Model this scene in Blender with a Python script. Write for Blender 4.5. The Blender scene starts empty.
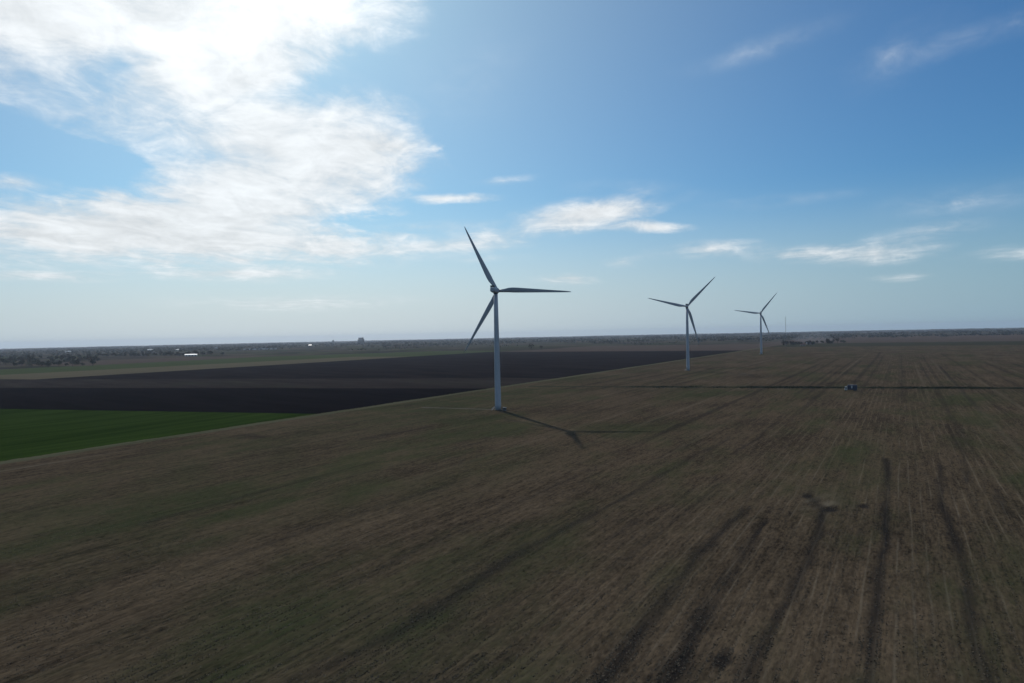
import bpy, bmesh, math, random
import numpy as np
from mathutils import Vector, Matrix

scene = bpy.context.scene
COL = scene.collection
R_ = math.radians
EARTH = 6371000.0

# ------------------------------------------------------------------ camera
CAM_H = 56.0
cam_d = bpy.data.cameras.new('camera')
cam = bpy.data.objects.new('camera', cam_d)
COL.objects.link(cam)
cam_d.sensor_width = 36.0
cam_d.lens = 24.0
cam_d.clip_start = 1.0
cam_d.clip_end = 200000.0
cam.matrix_world = (Matrix.Translation((0, 0, CAM_H)) @ Matrix.Rotation(R_(90 - 0.558), 4, 'X')
                    @ Matrix.Rotation(R_(-1.19), 4, 'Z'))
scene.camera = cam

# ------------------------------------------------------------------ node helper
class NT:
    def __init__(s, tree):
        s.t = tree
        s.n = tree.nodes
        s.n.clear()

    def new(s, kind, **kw):
        nd = s.n.new(kind)
        for k, v in kw.items():
            setattr(nd, k, v)
        return nd

    def put(s, sock, v):
        if v is None:
            return
        if isinstance(v, bpy.types.NodeSocket):
            s.t.links.new(v, sock)
        elif isinstance(v, (tuple, list)) and len(v) == 3 and sock.type == 'RGBA':
            sock.default_value = (*v, 1.0)
        else:
            sock.default_value = v

    def math(s, op, a, b=None, c=None, clamp=False):
        nd = s.new('ShaderNodeMath', operation=op)
        nd.use_clamp = clamp
        for i, v in enumerate((a, b, c)):
            s.put(nd.inputs[i], v)
        return nd.outputs[0]

    def vmath(s, op, a, b=None, out=0):
        nd = s.new('ShaderNodeVectorMath', operation=op)
        s.put(nd.inputs[0], a)
        s.put(nd.inputs[1], b)
        return nd.outputs[out]

    def ramp(s, v, lo, hi, a=0.0, b=1.0, smooth=True):
        nd = s.new('ShaderNodeMapRange')
        nd.interpolation_type = 'SMOOTHSTEP' if smooth else 'LINEAR'
        s.put(nd.inputs['Value'], v)
        nd.inputs['From Min'].default_value = lo
        nd.inputs['From Max'].default_value = hi
        nd.inputs['To Min'].default_value = a
        nd.inputs['To Max'].default_value = b
        return nd.outputs[0]

    def noise(s, vec, scale=1.0, detail=4.0, rough=0.55, lac=2.0, dist=0.0, out='Fac'):
        nd = s.new('ShaderNodeTexNoise')
        s.put(nd.inputs['Vector'], vec)
        nd.inputs['Scale'].default_value = scale
        nd.inputs['Detail'].default_value = detail
        nd.inputs['Roughness'].default_value = rough
        nd.inputs['Lacunarity'].default_value = lac
        nd.inputs['Distortion'].default_value = dist
        return nd.outputs[out]

    def mapping(s, vec, loc=(0, 0, 0), rot=(0, 0, 0), scale=(1, 1, 1), kind='POINT'):
        nd = s.new('ShaderNodeMapping', vector_type=kind)
        s.put(nd.inputs['Vector'], vec)
        nd.inputs['Location'].default_value = loc
        nd.inputs['Rotation'].default_value = rot
        nd.inputs['Scale'].default_value = scale
        return nd.outputs[0]

    def mix(s, f, a, b, blend='MIX'):
        nd = s.new('ShaderNodeMix', data_type='RGBA', blend_type=blend)
        s.put(nd.inputs['Factor'], f)
        s.put(nd.inputs[6], a)
        s.put(nd.inputs[7], b)
        return nd.outputs[2]

    def comb(s, x, y, z=0.0):
        nd = s.new('ShaderNodeCombineXYZ')
        for i, v in enumerate((x, y, z)):
            s.put(nd.inputs[i], v)
        return nd.outputs[0]

    def sep(s, v):
        nd = s.new('ShaderNodeSeparateXYZ')
        s.put(nd.inputs[0], v)
        return nd.outputs

# ------------------------------------------------------------------ sun and sky
SUN_AZ, SUN_EL = R_(-19.3), R_(34.0)
SUN_DIR = Vector((math.sin(SUN_AZ) * math.cos(SUN_EL), math.cos(SUN_AZ) * math.cos(SUN_EL), math.sin(SUN_EL)))
SKY_STRENGTH = 0.1

world = bpy.data.worlds.new('World')
scene.world = world
world.use_nodes = True
w = NT(world.node_tree)
sky = w.new('ShaderNodeTexSky', sky_type='NISHITA')
sky.sun_disc = False
sky.sun_elevation = SUN_EL
sky.sun_rotation = SUN_AZ
sky.altitude = 60.0
sky.air_density = 1.0
sky.dust_density = 0.5
sky.ozone_density = 1.0
tc = w.new('ShaderNodeTexCoord')
dirv = w.vmath('NORMALIZE', tc.outputs['Generated'])
dx, dy, dz = w.sep(dirv)[:3]
az = w.math('MULTIPLY', w.math('ARCTAN2', dx, dy), 180 / math.pi)
el = w.math('MULTIPLY', w.math('ARCSINE', dz), 180 / math.pi)
ang = w.comb(az, el, 0.0)
# cloud-layer plane coordinates: features shrink and flatten towards the horizon
zc = w.math('MAXIMUM', w.math('ADD', dz, 0.03), 0.035)
plane = w.comb(w.math('DIVIDE', dx, zc), w.math('DIVIDE', dy, zc), 0.0)

def cloud_field():
    # wind-drawn warp of the cloud outlines
    n1 = w.noise(w.mapping(plane, scale=(1.5, 0.8, 1.0)), 1.6, 6, 0.62, out='Color')
    n2 = w.noise(w.mapping(ang, rot=(0, 0, R_(-14)), scale=(0.085, 0.17, 1.0)), 1.0, 7, 0.62, out='Color')
    c1 = w.vmath('MULTIPLY', w.vmath('SUBTRACT', n1, (0.5, 0.5, 0.5)), (9.0, 3.0, 0.0))
    c2 = w.vmath('MULTIPLY', w.vmath('SUBTRACT', n2, (0.5, 0.5, 0.5)), (9.0, 3.6, 0.0))
    wp = w.vmath('ADD', ang, w.vmath('ADD', c1, c2))
    lo = w.vmath('ADD', ang, w.vmath('MULTIPLY', w.vmath('SUBTRACT', n2, (0.5, 0.5, 0.5)), (10.0, 1.7, 0.0)))

    def blobs(src, items):
        acc = None
        for (a0, e0, ra, re, rot, st) in items:
            m = w.mapping(src, loc=(a0, e0, 0), rot=(0, 0, R_(rot)), scale=(ra, re, 1), kind='TEXTURE')
            g = w.new('ShaderNodeTexGradient', gradient_type='QUADRATIC_SPHERE')
            w.put(g.inputs[0], m)
            sph = w.math('SQRT', g.outputs['Fac'])
            acc = w.math('MULTIPLY', sph, st) if acc is None else w.math('MULTIPLY_ADD', sph, st, acc)
        return acc

    big = blobs(wp, BIG)
    small = blobs(lo, SMALL)
    return big, small

# (azimuth, elevation, half width, half height, tilt, strength) of the cloud masses, in degrees
BIG = [
    (-24.0, 32.0, 25.0, 13.0, 0, 1.4),     # veil up to and around the sun
    (-34.0, 22.0, 17.0, 8.0, 8, 1.35),
    (-17.5, 23.5, 12.5, 7.0, 14, 1.15),
    (-19.0, 15.5, 14.5, 7.0, -4, 1.4),
    (-11.5, 15.6, 6.5, 5.5, 20, 0.8),
    (-22.0, 9.3, 15.0, 5.0, 2, 1.2),
    (-33.0, 7.9, 14.0, 4.2, 3, 1.2),
    (-14.0, 7.1, 16.0, 2.2, 2, 0.8),
    (-35.0, 13.4, 9.0, 3.0, -12, -1.5),    # blue gaps
    (-10.0, 9.2, 6.5, 1.1, 6, -0.8),
    (-14.5, 19.8, 9.5, 1.8, 8, -0.55),
    (-29.0, 19.5, 5.0, 2.2, 30, -0.45),
]
SMALL = [
    (-12.0, 7.2, 15.0, 1.1, 1, 0.9),
    (-5.2, 11.3, 4.6, 0.6, 1, 1.2),
    (-6.3, 15.2, 1.2, 0.6, 20, 0.7),
    (-8.3, 12.3, 2.2, 0.8, 8, 0.6),
    (-0.6, 12.8, 4.0, 0.6, 4, 0.5),
    (6.0, 9.8, 7.6, 1.6, 1, 1.45),
    (11.0, 8.4, 4.6, 0.7, -2, 1.2),
    (-1.0, 8.2, 9.0, 1.5, 3, 0.8),
    (4.7, 4.6, 3.6, 0.55, 0, 0.9),
    (15.8, 6.5, 5.2, 1.1, 2, 0.85),
    (10.2, 5.8, 2.6, 0.7, 0, 0.6),
    (22.0, 5.8, 5.0, 1.0, 2, 0.75),
    (27.8, 5.6, 5.8, 1.3, 1, 0.85),
    (22.0, 9.9, 7.5, 0.8, 0, 0.42),
    (29.5, 3.7, 3.5, 0.5, 0, 0.55),
    (31.5, 6.9, 6.5, 0.8, 0, 0.45),
    (36.5, 4.9, 5.0, 0.8, 0, 0.5),
    (11.2, 11.4, 9.0, 1.5, -5, 0.42),
    (20.5, 21.2, 9.5, 1.7, 10, 0.34),
    (29.6, 18.9, 6.0, 2.9, 28, 0.33),
    (36.0, 19.4, 6.5, 1.5, 14, 0.3),
    (-7.0, 9.2, 7.0, 0.6, 2, 0.6),
    (-3.0, 6.3, 9.0, 0.6, 1, 0.45),
    (-20.0, 6.2, 14.0, 0.8, 1, 0.6),
    (34.0, 8.6, 9.0, 1.8, 0, 0.36),
    (-22.0, 5.1, 11.0, 0.9, 0, 1.0),
    (-34.0, 4.6, 6.5, 0.6, 0, 0.9),
    (-17.0, 2.9, 15.0, 0.9, 0, 0.6),
    (-36.0, 11.0, 3.4, 0.9, 0, 1.0),
    (-4.0, 20.0, 13.0, 6.0, 20, 0.24),
]
big, small = cloud_field()
fib = w.noise(w.mapping(plane, rot=(0, 0, R_(25)), scale=(1.5, 1.0, 1.0)), 1.7, 10, 0.64, dist=0.7)
fib2 = w.noise(w.mapping(ang, rot=(0, 0, R_(-16)), scale=(0.075, 0.17, 1.0)), 1.5, 8, 0.6, dist=0.6)
fib3 = w.noise(w.mapping(ang, rot=(0, 0, R_(20)), scale=(0.16, 0.30, 1.0)), 1.6, 9, 0.68, dist=1.0)
detail = w.math('SUBTRACT', w.math('ADD', w.math('MULTIPLY', fib, 0.75), w.math('ADD', w.math('MULTIPLY', fib2, 0.75), w.math('MULTIPLY', fib3, 0.6))), 1.05)
# the same broken cirrus carries on over the rest of the sky
out_az = w.ramp(w.math('ABSOLUTE', az), 40.0, 56.0)
out_el = w.ramp(el, 33.0, 48.0)
outside = w.math('MAXIMUM', out_az, out_el)
rest = w.math('MULTIPLY', w.ramp(w.noise(w.mapping(plane, scale=(0.6, 1.0, 1)), 0.7, 3, 0.5), 0.46, 0.72), outside)
rest = w.math('MULTIPLY', rest, w.ramp(el, 1.5, 10.0))
D = w.math('MAXIMUM', w.math('MAXIMUM', big, small), rest)
present = w.ramp(D, 0.0, 0.6)
dens = w.math('ADD', D, w.math('MULTIPLY', w.math('MULTIPLY', detail, present), 1.75))
alpha = w.ramp(dens, 0.04, 1.32)
alpha = w.math('MULTIPLY', alpha, 0.95)
# thin ice cloud scatters forward: brighter towards the sun
cosg = w.vmath('DOT_PRODUCT', dirv, tuple(SUN_DIR), out='Value')
fwd = w.math('POWER', w.math('MAXIMUM', cosg, 0.0), 9.0)
fwd2 = w.math('POWER', w.math('MAXIMUM', cosg, 0.0), 60.0)
lum = w.math('ADD', w.math('MULTIPLY_ADD', fwd, 0.20, 0.82), w.math('MULTIPLY', fwd2, 0.42))
lum = w.math('MULTIPLY', lum, w.ramp(detail, -0.3, 0.35, 0.78, 1.14))
cloudc = w.vmath('SCALE', (0.96, 1.0, 1.025))
w.put(cloudc.node.inputs['Scale'], w.math('DIVIDE', lum, SKY_STRENGTH))
# camera response: cooler, deeper blue than the raw sky model
sc = w.new('ShaderNodeSeparateColor')
w.put(sc.inputs[0], sky.outputs[0])
cc = w.new('ShaderNodeCombineColor')
for ch, gain, pw in ((0, 3.0, 1.12), (1, 5.5, 1.02), (2, 7.5, 0.92)):
    w.put(cc.inputs[ch], w.math('MULTIPLY', w.math('POWER', w.math('DIVIDE', sc.outputs[ch], 10.0), pw), gain))
# aureole of thin high veil round the sun, and the pale murk low over the plain
aur = w.vmath('SCALE', (2.0, 1.9, 0.85))
w.put(aur.node.inputs['Scale'], w.math('POWER', w.math('MAXIMUM', cosg, 0.0), 6.0))
clear = w.vmath('ADD', cc.outputs[0], aur)
mk = w.vmath('SCALE', (6.5, 5.0, 4.0))
w.put(mk.node.inputs['Scale'], w.math('POWER', w.math('MAXIMUM', cosg, 0.0), 3.0))
murk = w.vmath('ADD', mk, (2.2, 3.75, 4.75))
clear = w.mix(w.ramp(el, 12.0, 0.0, 0.0, 0.92), clear, murk)
skyc = w.mix(alpha, clear, cloudc)
bg = w.new('ShaderNodeBackground')
w.put(bg.inputs['Color'], skyc)
bg.inputs['Strength'].default_value = SKY_STRENGTH
wo = w.new('ShaderNodeOutputWorld')
w.t.links.new(bg.outputs[0], wo.inputs['Surface'])

sun_d = bpy.data.lights.new('sun', 'SUN')
sun_d.energy = 2.0
sun_d.angle = R_(0.8)
sun_d.color = (1.0, 0.95, 0.87)
sun = bpy.data.objects.new('sun', sun_d)
COL.objects.link(sun)
sun.rotation_euler = SUN_DIR.to_track_quat('Z', 'Y').to_euler()

vs = scene.view_settings
vs.view_transform = 'Standard'
vs.look = 'None'
vs.gamma = 1.0
vs.exposure = 0.0
vs.use_curve_mapping = False

# ------------------------------------------------------------------ helpers
def tag(o, label=None, cat=None, group=None, kind=None):
    if label:
        o['label'] = label
    if cat:
        o['category'] = cat
    if group:
        o['group'] = group
    if kind:
        o['kind'] = kind
    return o

def empty(name, loc, rz=0.0):
    o = bpy.data.objects.new(name, None)
    COL.objects.link(o)
    o.location = loc
    o.rotation_euler = (0, 0, rz)
    return o

def link_mesh(name, me, mat, parent=None, smooth=False):
    if mat:
        me.materials.append(mat)
    if smooth:
        me.polygons.foreach_set('use_smooth', [True] * len(me.polygons))
    o = bpy.data.objects.new(name, me)
    COL.objects.link(o)
    if parent:
        o.parent = parent
    return o

def obj(name, bm, mat, parent=None, smooth=False):
    me = bpy.data.meshes.new(name)
    bm.normal_update()
    bm.to_mesh(me)
    bm.free()
    return link_mesh(name, me, mat, parent, smooth)

def np_mesh(name, V, F, mat, parent=None, smooth=False, attrs=None):
    """V (n,3) floats, F (m,3 or 4) ints, attrs {name: (type, array)} per vertex."""
    V = np.asarray(V, np.float32)
    F = np.asarray(F, np.int32)
    k = F.shape[1]
    me = bpy.data.meshes.new(name)
    me.vertices.add(len(V))
    me.vertices.foreach_set('co', V.ravel())
    me.loops.add(F.size)
    me.loops.foreach_set('vertex_index', F.ravel())
    me.polygons.add(len(F))
    me.polygons.foreach_set('loop_start', np.arange(0, F.size, k, dtype=np.int32))
    me.polygons.foreach_set('loop_total', np.full(len(F), k, np.int32))
    me.polygons.foreach_set('use_smooth', np.full(len(F), smooth, bool))
    for an, (ty, ar) in (attrs or {}).items():
        a = me.attributes.new(an, ty, 'POINT')
        a.data.foreach_set('vector' if ty == 'FLOAT_VECTOR' else 'value', np.asarray(ar, np.float32).ravel())
    me.update(calc_edges=True)
    if mat:
        me.materials.append(mat)
    o = bpy.data.objects.new(name, me)
    COL.objects.link(o)
    if parent:
        o.parent = parent
    return o

def copy_tree(o, parent=None):
    c = o.copy()
    COL.objects.link(c)
    c.parent = parent
    for ch in list(o.children):
        copy_tree(ch, c)
    return c

def add_box(bm, lo, hi, bev=0.0, mtx=None):
    r = bmesh.ops.create_cube(bm, size=1.0)
    vs_ = r['verts']
    for v in vs_:
        v.co = Vector([lo[i] + (hi[i] - lo[i]) * (v.co[i] + 0.5) for i in range(3)])
    if bev:
        es = list({e for v in vs_ for e in v.link_edges})
        r2 = bmesh.ops.bevel(bm, geom=es, offset=bev, segments=2, affect='EDGES', profile=0.5)
        vs_ = list({v for f in r2['faces'] for v in f.verts} | {v for v in vs_ if v.is_valid})
    if mtx is not None:
        bmesh.ops.transform(bm, matrix=mtx, verts=vs_)
    return bm

def box(lo, hi, bev=0.0, mtx=None):
    return add_box(bmesh.new(), lo, hi, bev, mtx)

def add_lathe(bm, prof, n=24, mtx=None, cap=True):
    """prof: list of (radius, z)."""
    rings = []
    for (r, z) in prof:
        ring = []
        for i in range(n):
            a = 2 * math.pi * i / n
            p = Vector((r * math.cos(a), r * math.sin(a), z))
            ring.append(bm.verts.new(mtx @ p if mtx else p))
        rings.append(ring)
    for a, b in zip(rings, rings[1:]):
        for i in range(n):
            bm.faces.new((a[i], a[(i + 1) % n], b[(i + 1) % n], b[i]))
    if cap:
        bm.faces.new(list(reversed(rings[0])))
        bm.faces.new(rings[-1])
    return bm

def lathe(prof, n=24, mtx=None, cap=True):
    return add_lathe(bmesh.new(), prof, n, mtx, cap)

def add_rod(bm, a, b, r, n=6, r2=None):
    a, b = Vector(a), Vector(b)
    d = b - a
    m = Matrix.Translation(a) @ d.to_track_quat('Z', 'Y').to_matrix().to_4x4()
    return add_lathe(bm, [(r, 0), (r if r2 is None else r2, d.length)], n, m)

TH = R_(29.7)                       # direction of the crop rows
UX, UY = math.sin(TH), math.cos(TH)
def xy(u, v):
    return (u * UX + v * UY, u * UY - v * UX)
def curve(x, y):
    return -(x * x + y * y) / (2 * EARTH)
def ground(u, v, dz=0.0):
    x, y = xy(u, v)
    return Vector((x, y, curve(x, y) + dz))
def at(x, y, dz=0.0):
    return Vector((x, y, curve(x, y) + dz))

# ------------------------------------------------------------------ materials
def principled(name, build, rough=0.8, spec=0.3):
    m = bpy.data.materials.new(name)
    m.use_nodes = True
    t = NT(m.node_tree)
    b = t.new('ShaderNodeBsdfPrincipled')
    o = t.new('ShaderNodeOutputMaterial')
    t.t.links.new(b.outputs[0], o.inputs['Surface'])
    b.inputs['Roughness'].default_value = rough
    b.inputs['Specular IOR Level'].default_value = spec
    build(t, b)
    return m

def plain(name, col, rough=0.6, spec=0.4, var=0.12, scale=1.5, metal=0.0, bump=0.0):
    def f(t, b):
        c = t.new('ShaderNodeTexCoord')
        n = t.noise(c.outputs['Object'], scale, 5, 0.6)
        k = t.ramp(n, 0.25, 0.75, 1 - var, 1 + var)
        v = t.vmath('SCALE', tuple(col))
        t.put(v.node.inputs['Scale'], k)
        t.put(b.inputs['Base Color'], v)
        b.inputs['Metallic'].default_value = metal
        if bump:
            bn = t.new('ShaderNodeBump')
            bn.inputs['Strength'].default_value = bump
            t.put(bn.inputs['Height'], n)
            t.put(b.inputs['Normal'], bn.outputs[0])
    return principled(name, f, rough, spec)

def tower_paint(name, col):
    """grey-white coating with faint vertical grime runs"""
    def f(t, b):
        c = t.new('ShaderNodeTexCoord').outputs['Object']
        runs = t.noise(t.mapping(c, scale=(2.2, 2.2, 0.07)), 1.0, 5, 0.6)
        blot = t.noise(c, 0.25, 4, 0.6)
        k = t.math('MULTIPLY', t.ramp(runs, 0.3, 0.75, 1.06, 0.86), t.ramp(blot, 0.25, 0.75, 0.94, 1.05))
        v = t.vmath('SCALE', tuple(col))
        t.put(v.node.inputs['Scale'], k)
        t.put(b.inputs['Base Color'], v)
    return principled(name, f, 0.45, 0.35)

def field_mat(name, c_lo, c_hi, c_green=None, green=0.0, row=3.0, contrast=1.0, cross=False):
    """tilled or cropped ground; rows run along the field's u axis"""
    def f(t, b):
        a = t.new('ShaderNodeAttribute', attribute_name='uv_m').outputs['Vector']
        if cross:                   # worked across the slope of the parcel
            a = t.mapping(a, rot=(0, 0, R_(76)))
        rows = t.noise(t.mapping(a, scale=(0.010, 1.0 / row, 1)), 1.0, 5, 0.62)
        mid = t.noise(t.mapping(a, scale=(0.006, 0.03, 1)), 1.0, 5, 0.6)
        grain = t.noise(a, 0.7, 6, 0.7)
        k = t.math('ADD', t.math('MULTIPLY', rows, 0.4), t.math('ADD', t.math('MULTIPLY', mid, 0.4), t.math('MULTIPLY', grain, 0.2)))
        k = t.ramp(k, 0.5 - 0.18 / contrast, 0.5 + 0.18 / contrast, smooth=False)
        col = t.mix(k, c_lo, c_hi)
        if c_green:
            g = t.ramp(t.noise(t.mapping(a, scale=(0.006, 0.014, 1)), 1.0, 6, 0.65), 0.5, 0.72, 0, green)
            col = t.mix(g, col, c_green)
        t.put(b.inputs['Base Color'], col)
    return principled(name, f, 1.0, 0.0)

def stubble_mat():
    def f(t, b):
        a = t.new('ShaderNodeAttribute', attribute_name='uv_m').outputs['Vector']
        wet = t.new('ShaderNodeAttribute', attribute_name='soil').outputs['Fac']
        grn = t.new('ShaderNodeAttribute', attribute_name='regrowth').outputs['Fac']
        pale = t.new('ShaderNodeAttribute', attribute_name='straw').outputs['Fac']
        jit = t.noise(t.mapping(a, scale=(0.02, 0.05, 1)), 1.0, 4, 0.6, out='Color')
        aw = t.vmath('ADD', a, t.vmath('MULTIPLY', t.vmath('SUBTRACT', jit, (0.5, 0.5, 0.5)), (0, 1.6, 0)))
        broad = t.noise(t.mapping(aw, scale=(0.011, 0.05, 1)), 1.0, 7, 0.66)
        lines = t.noise(t.mapping(aw, scale=(0.022, 0.42, 1)), 1.0, 5, 0.66)
        fine = t.noise(t.mapping(aw, scale=(0.11, 1.7, 1)), 1.0, 5, 0.7)
        patch = t.noise(t.mapping(a, scale=(0.010, 0.018, 1)), 1.0, 6, 0.62)
        grain = t.noise(t.mapping(a, scale=(0.6, 1.1, 1)), 0.9, 8, 0.72)
        speck = t.noise(t.mapping(a, loc=(5, 3, 0), scale=(0.55, 1.5, 1)), 1.0, 2, 0.5)
        speck2 = t.noise(t.mapping(a, loc=(8, 1, 0), scale=(0.22, 0.6, 1)), 1.0, 2, 0.5)
        clod = t.noise(t.mapping(a, loc=(40, 7, 0), scale=(0.10, 0.26, 1)), 1.0, 6, 0.68)
        k = t.math('ADD', t.math('MULTIPLY', broad, 0.17), t.math('MULTIPLY', lines, 0.17))
        k = t.math('ADD', k, t.math('MULTIPLY', fine, 0.16))
        k = t.math('ADD', k, t.math('MULTIPLY', patch, 0.15))
        k = t.math('ADD', k, t.math('MULTIPLY', clod, 0.15))
        k = t.math('ADD', k, t.math('MULTIPLY', grain, 0.20))
        k = t.math('ADD', k, t.math('MULTIPLY', t.math('SUBTRACT', speck, 0.5), 0.20))
        k = t.math('ADD', k, t.math('MULTIPLY', t.math('SUBTRACT', speck2, 0.5), 0.14))
        k = t.ramp(k, 0.415, 0.61, smooth=False)
        col = t.mix(k, (0.028, 0.0215, 0.0155), (0.152, 0.111, 0.069))
        # pale chaff lines left by the header every few metres
        vv = t.sep(aw)[1]
        sw = t.math('ABSOLUTE', t.math('SUBTRACT', t.math('FRACT', t.math('DIVIDE', vv, 3.1)), 0.5))
        chaff = t.math('MULTIPLY', t.ramp(sw, 0.13, 0.0), t.math('MULTIPLY', t.ramp(lines, 0.42, 0.62, 0.0, 0.42), t.ramp(vv, -90.0, -20.0, 0.25, 1.0)))
        chaff = t.math('MAXIMUM', chaff, t.math('MULTIPLY', pale, 0.7))
        col = t.mix(chaff, col, (0.20, 0.165, 0.115))
        # weeds and volunteer crop
        gpatch = t.ramp(t.noise(t.mapping(a, loc=(3, 9, 0), scale=(0.007, 0.016, 1)), 1.0, 7, 0.7), 0.46, 0.66, 0, 0.7)
        g = t.math('MINIMUM', t.math('ADD', gpatch, grn), 0.85)
        g = t.math('MULTIPLY', g, t.ramp(t.math('ADD', t.math('MULTIPLY', grain, 0.5), t.math('MULTIPLY', fine, 0.5)), 0.32, 0.62, 0.25, 1.0))
        col = t.mix(g, col, (0.042, 0.056, 0.022))
        # bare damp soil
        wn = t.math('MULTIPLY', wet, t.ramp(t.math('ADD', t.math('MULTIPLY', grain, 0.6), t.math('MULTIPLY', clod, 0.6)), 0.36, 0.62, 0.45, 1.0))
        col = t.mix(wn, col, (0.020, 0.018, 0.017))
        t.put(b.inputs['Base Color'], col)
        bn = t.new('ShaderNodeBump')
        bn.inputs['Strength'].default_value = 0.5
        bn.inputs['Distance'].default_value = 0.12
        t.put(bn.inputs['Height'], t.math('ADD', grain, fine))
        t.put(b.inputs['Normal'], bn.outputs[0])
    return principled('stubble', f, 1.0, 0.0)

def terrain_mat():
    """patchwork of distant farm parcels"""
    def f(t, b):
        a = t.new('ShaderNodeAttribute', attribute_name='uv_m').outputs['Vector']
        wob = t.noise(a, 0.0006, 3, 0.5, out='Color')
        aw = t.vmath('ADD', a, t.vmath('MULTIPLY', t.vmath('SUBTRACT', wob, (0.5, 0.5, 0.5)), (500, 500, 0)))
        vo = t.new('ShaderNodeTexVoronoi', feature='F1', distance='CHEBYCHEV')
        t.put(vo.inputs['Vector'], t.mapping(aw, rot=(0, 0, R_(-6)), scale=(1 / 620.0, 1 / 900.0, 1)))
        vo.inputs['Randomness'].default_value = 0.8
        cr = t.new('ShaderNodeValToRGB')
        cr.color_ramp.interpolation = 'CONSTANT'
        stops = [(0.0, (0.060, 0.052, 0.040)), (0.2, (0.085, 0.070, 0.050)), (0.36, (0.026, 0.024, 0.026)),
                 (0.52, (0.040, 0.060, 0.024)), (0.66, (0.100, 0.084, 0.058)), (0.78, (0.034, 0.040, 0.024)),
                 (0.90, (0.055, 0.044, 0.040))]
        els = cr.color_ramp.elements
        els[0].position, els[0].color = stops[0][0], (*stops[0][1], 1)
        els[1].position, els[1].color = stops[1][0], (*stops[1][1], 1)
        for p, c in stops[2:]:
            e = els.new(p)
            e.color = (*c, 1)
        t.put(cr.inputs[0], t.sep(vo.outputs['Color'])[0])
        n = t.noise(t.mapping(a, scale=(0.003, 0.012, 1)), 1.0, 6, 0.65)
        col = t.mix(t.ramp(n, 0.3, 0.7, 0.0, 0.6), cr.outputs[0], (0.045, 0.040, 0.030))
        t.put(b.inputs['Base Color'], col)
    return principled('farmland', f, 1.0, 0.0)

M = {}
M['stubble'] = stubble_mat()
M['terrain'] = terrain_mat()
M['green_crop'] = field_mat('green_crop', (0.013, 0.029, 0.003), (0.031, 0.056, 0.009), row=9, contrast=1.8)
M['verge'] = field_mat('verge_grass', (0.062, 0.064, 0.034), (0.130, 0.122, 0.074), row=1.5, contrast=1.3)
M['plough_dark'] = field_mat('ploughed_black_soil', (0.0045, 0.0036, 0.005), (0.0095, 0.0075, 0.0095), row=16, contrast=2.0, cross=True)
M['plough_mid'] = field_mat('ploughed_soil', (0.010, 0.008, 0.0095), (0.021, 0.017, 0.018), row=34, contrast=2.2, cross=True)
M['stubble_grey'] = field_mat('weathered_stubble', (0.022, 0.018, 0.017), (0.042, 0.034, 0.030), (0.045, 0.05, 0.028), 0.4, row=20, contrast=1.8, cross=True)
M['stubble_tan'] = field_mat('pale_stubble', (0.095, 0.083, 0.052), (0.140, 0.120, 0.076), row=16)
M['pasture'] = field_mat('pasture', (0.044, 0.062, 0.024), (0.075, 0.092, 0.040), row=25)
M['pasture_dull'] = field_mat('dull_pasture', (0.034, 0.038, 0.022), (0.055, 0.050, 0.032), row=25)
M['rose_soil'] = field_mat('reddish_stubble', (0.075, 0.056, 0.046), (0.105, 0.080, 0.064), row=30)
M['gravel'] = plain('gravel', (0.105, 0.095, 0.072), 0.95, 0.1, 0.25, 0.8)
M['tower'] = tower_paint('turbine_tower_paint', (0.42, 0.44, 0.46))
M['blade'] = tower_paint('blade_coating', (0.38, 0.40, 0.42))
M['nacelle'] = plain('nacelle_shell', (0.40, 0.42, 0.44), 0.4, 0.4, 0.08, 0.6)
M['dark_metal'] = plain('dark_metal', (0.05, 0.055, 0.06), 0.5, 0.4, 0.2, 2.0)
M['galv'] = plain('galvanised_steel', (0.30, 0.31, 0.32), 0.45, 0.5, 0.2, 3.0, 0.6)
M['concrete'] = plain('concrete', (0.30, 0.29, 0.27), 0.9, 0.2, 0.2, 1.0)
M['cab_paint'] = plain('cream_paint', (0.45, 0.44, 0.40), 0.35, 0.5, 0.06, 1.0)
M['blue_paint'] = plain('dark_blue_paint', (0.020, 0.028, 0.055), 0.4, 0.5, 0.15, 0.8)
M['glass'] = plain('dark_glass', (0.02, 0.025, 0.03), 0.08, 0.6, 0.05, 1.0)
M['rubber'] = plain('tyre_rubber', (0.02, 0.02, 0.02), 0.85, 0.2, 0.2, 4.0)
M['white_sheet'] = plain('white_roof_sheet', (0.80, 0.80, 0.78), 0.3, 0.5, 0.05, 0.2)
M['white_wall'] = plain('white_wall', (0.66, 0.65, 0.62), 0.7, 0.3, 0.08, 0.3)
M['film'] = plain('polytunnel_film', (0.42, 0.43, 0.42), 0.9, 0.0, 0.1, 0.1)
M['red_roof'] = plain('clay_roof', (0.14, 0.07, 0.05), 0.8, 0.2, 0.15, 0.5)
M['bark'] = plain('bark', (0.05, 0.040, 0.032), 0.95, 0.1, 0.25, 2.0)
M['foliage'] = plain('foliage_dark', (0.038, 0.044, 0.026), 0.8, 0.15, 0.4, 0.4)
M['foliage_brown'] = plain('foliage_brown', (0.058, 0.046, 0.034), 0.85, 0.15, 0.35, 0.4)
M['reed'] = plain('ditch_grass', (0.052, 0.058, 0.032), 0.9, 0.1, 0.35, 0.3)
M['straw'] = plain('straw', (0.115, 0.092, 0.062), 0.85, 0.15, 0.35, 0.6)

# ------------------------------------------------------------------ ground
RNG = np.random.default_rng(11)

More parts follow.
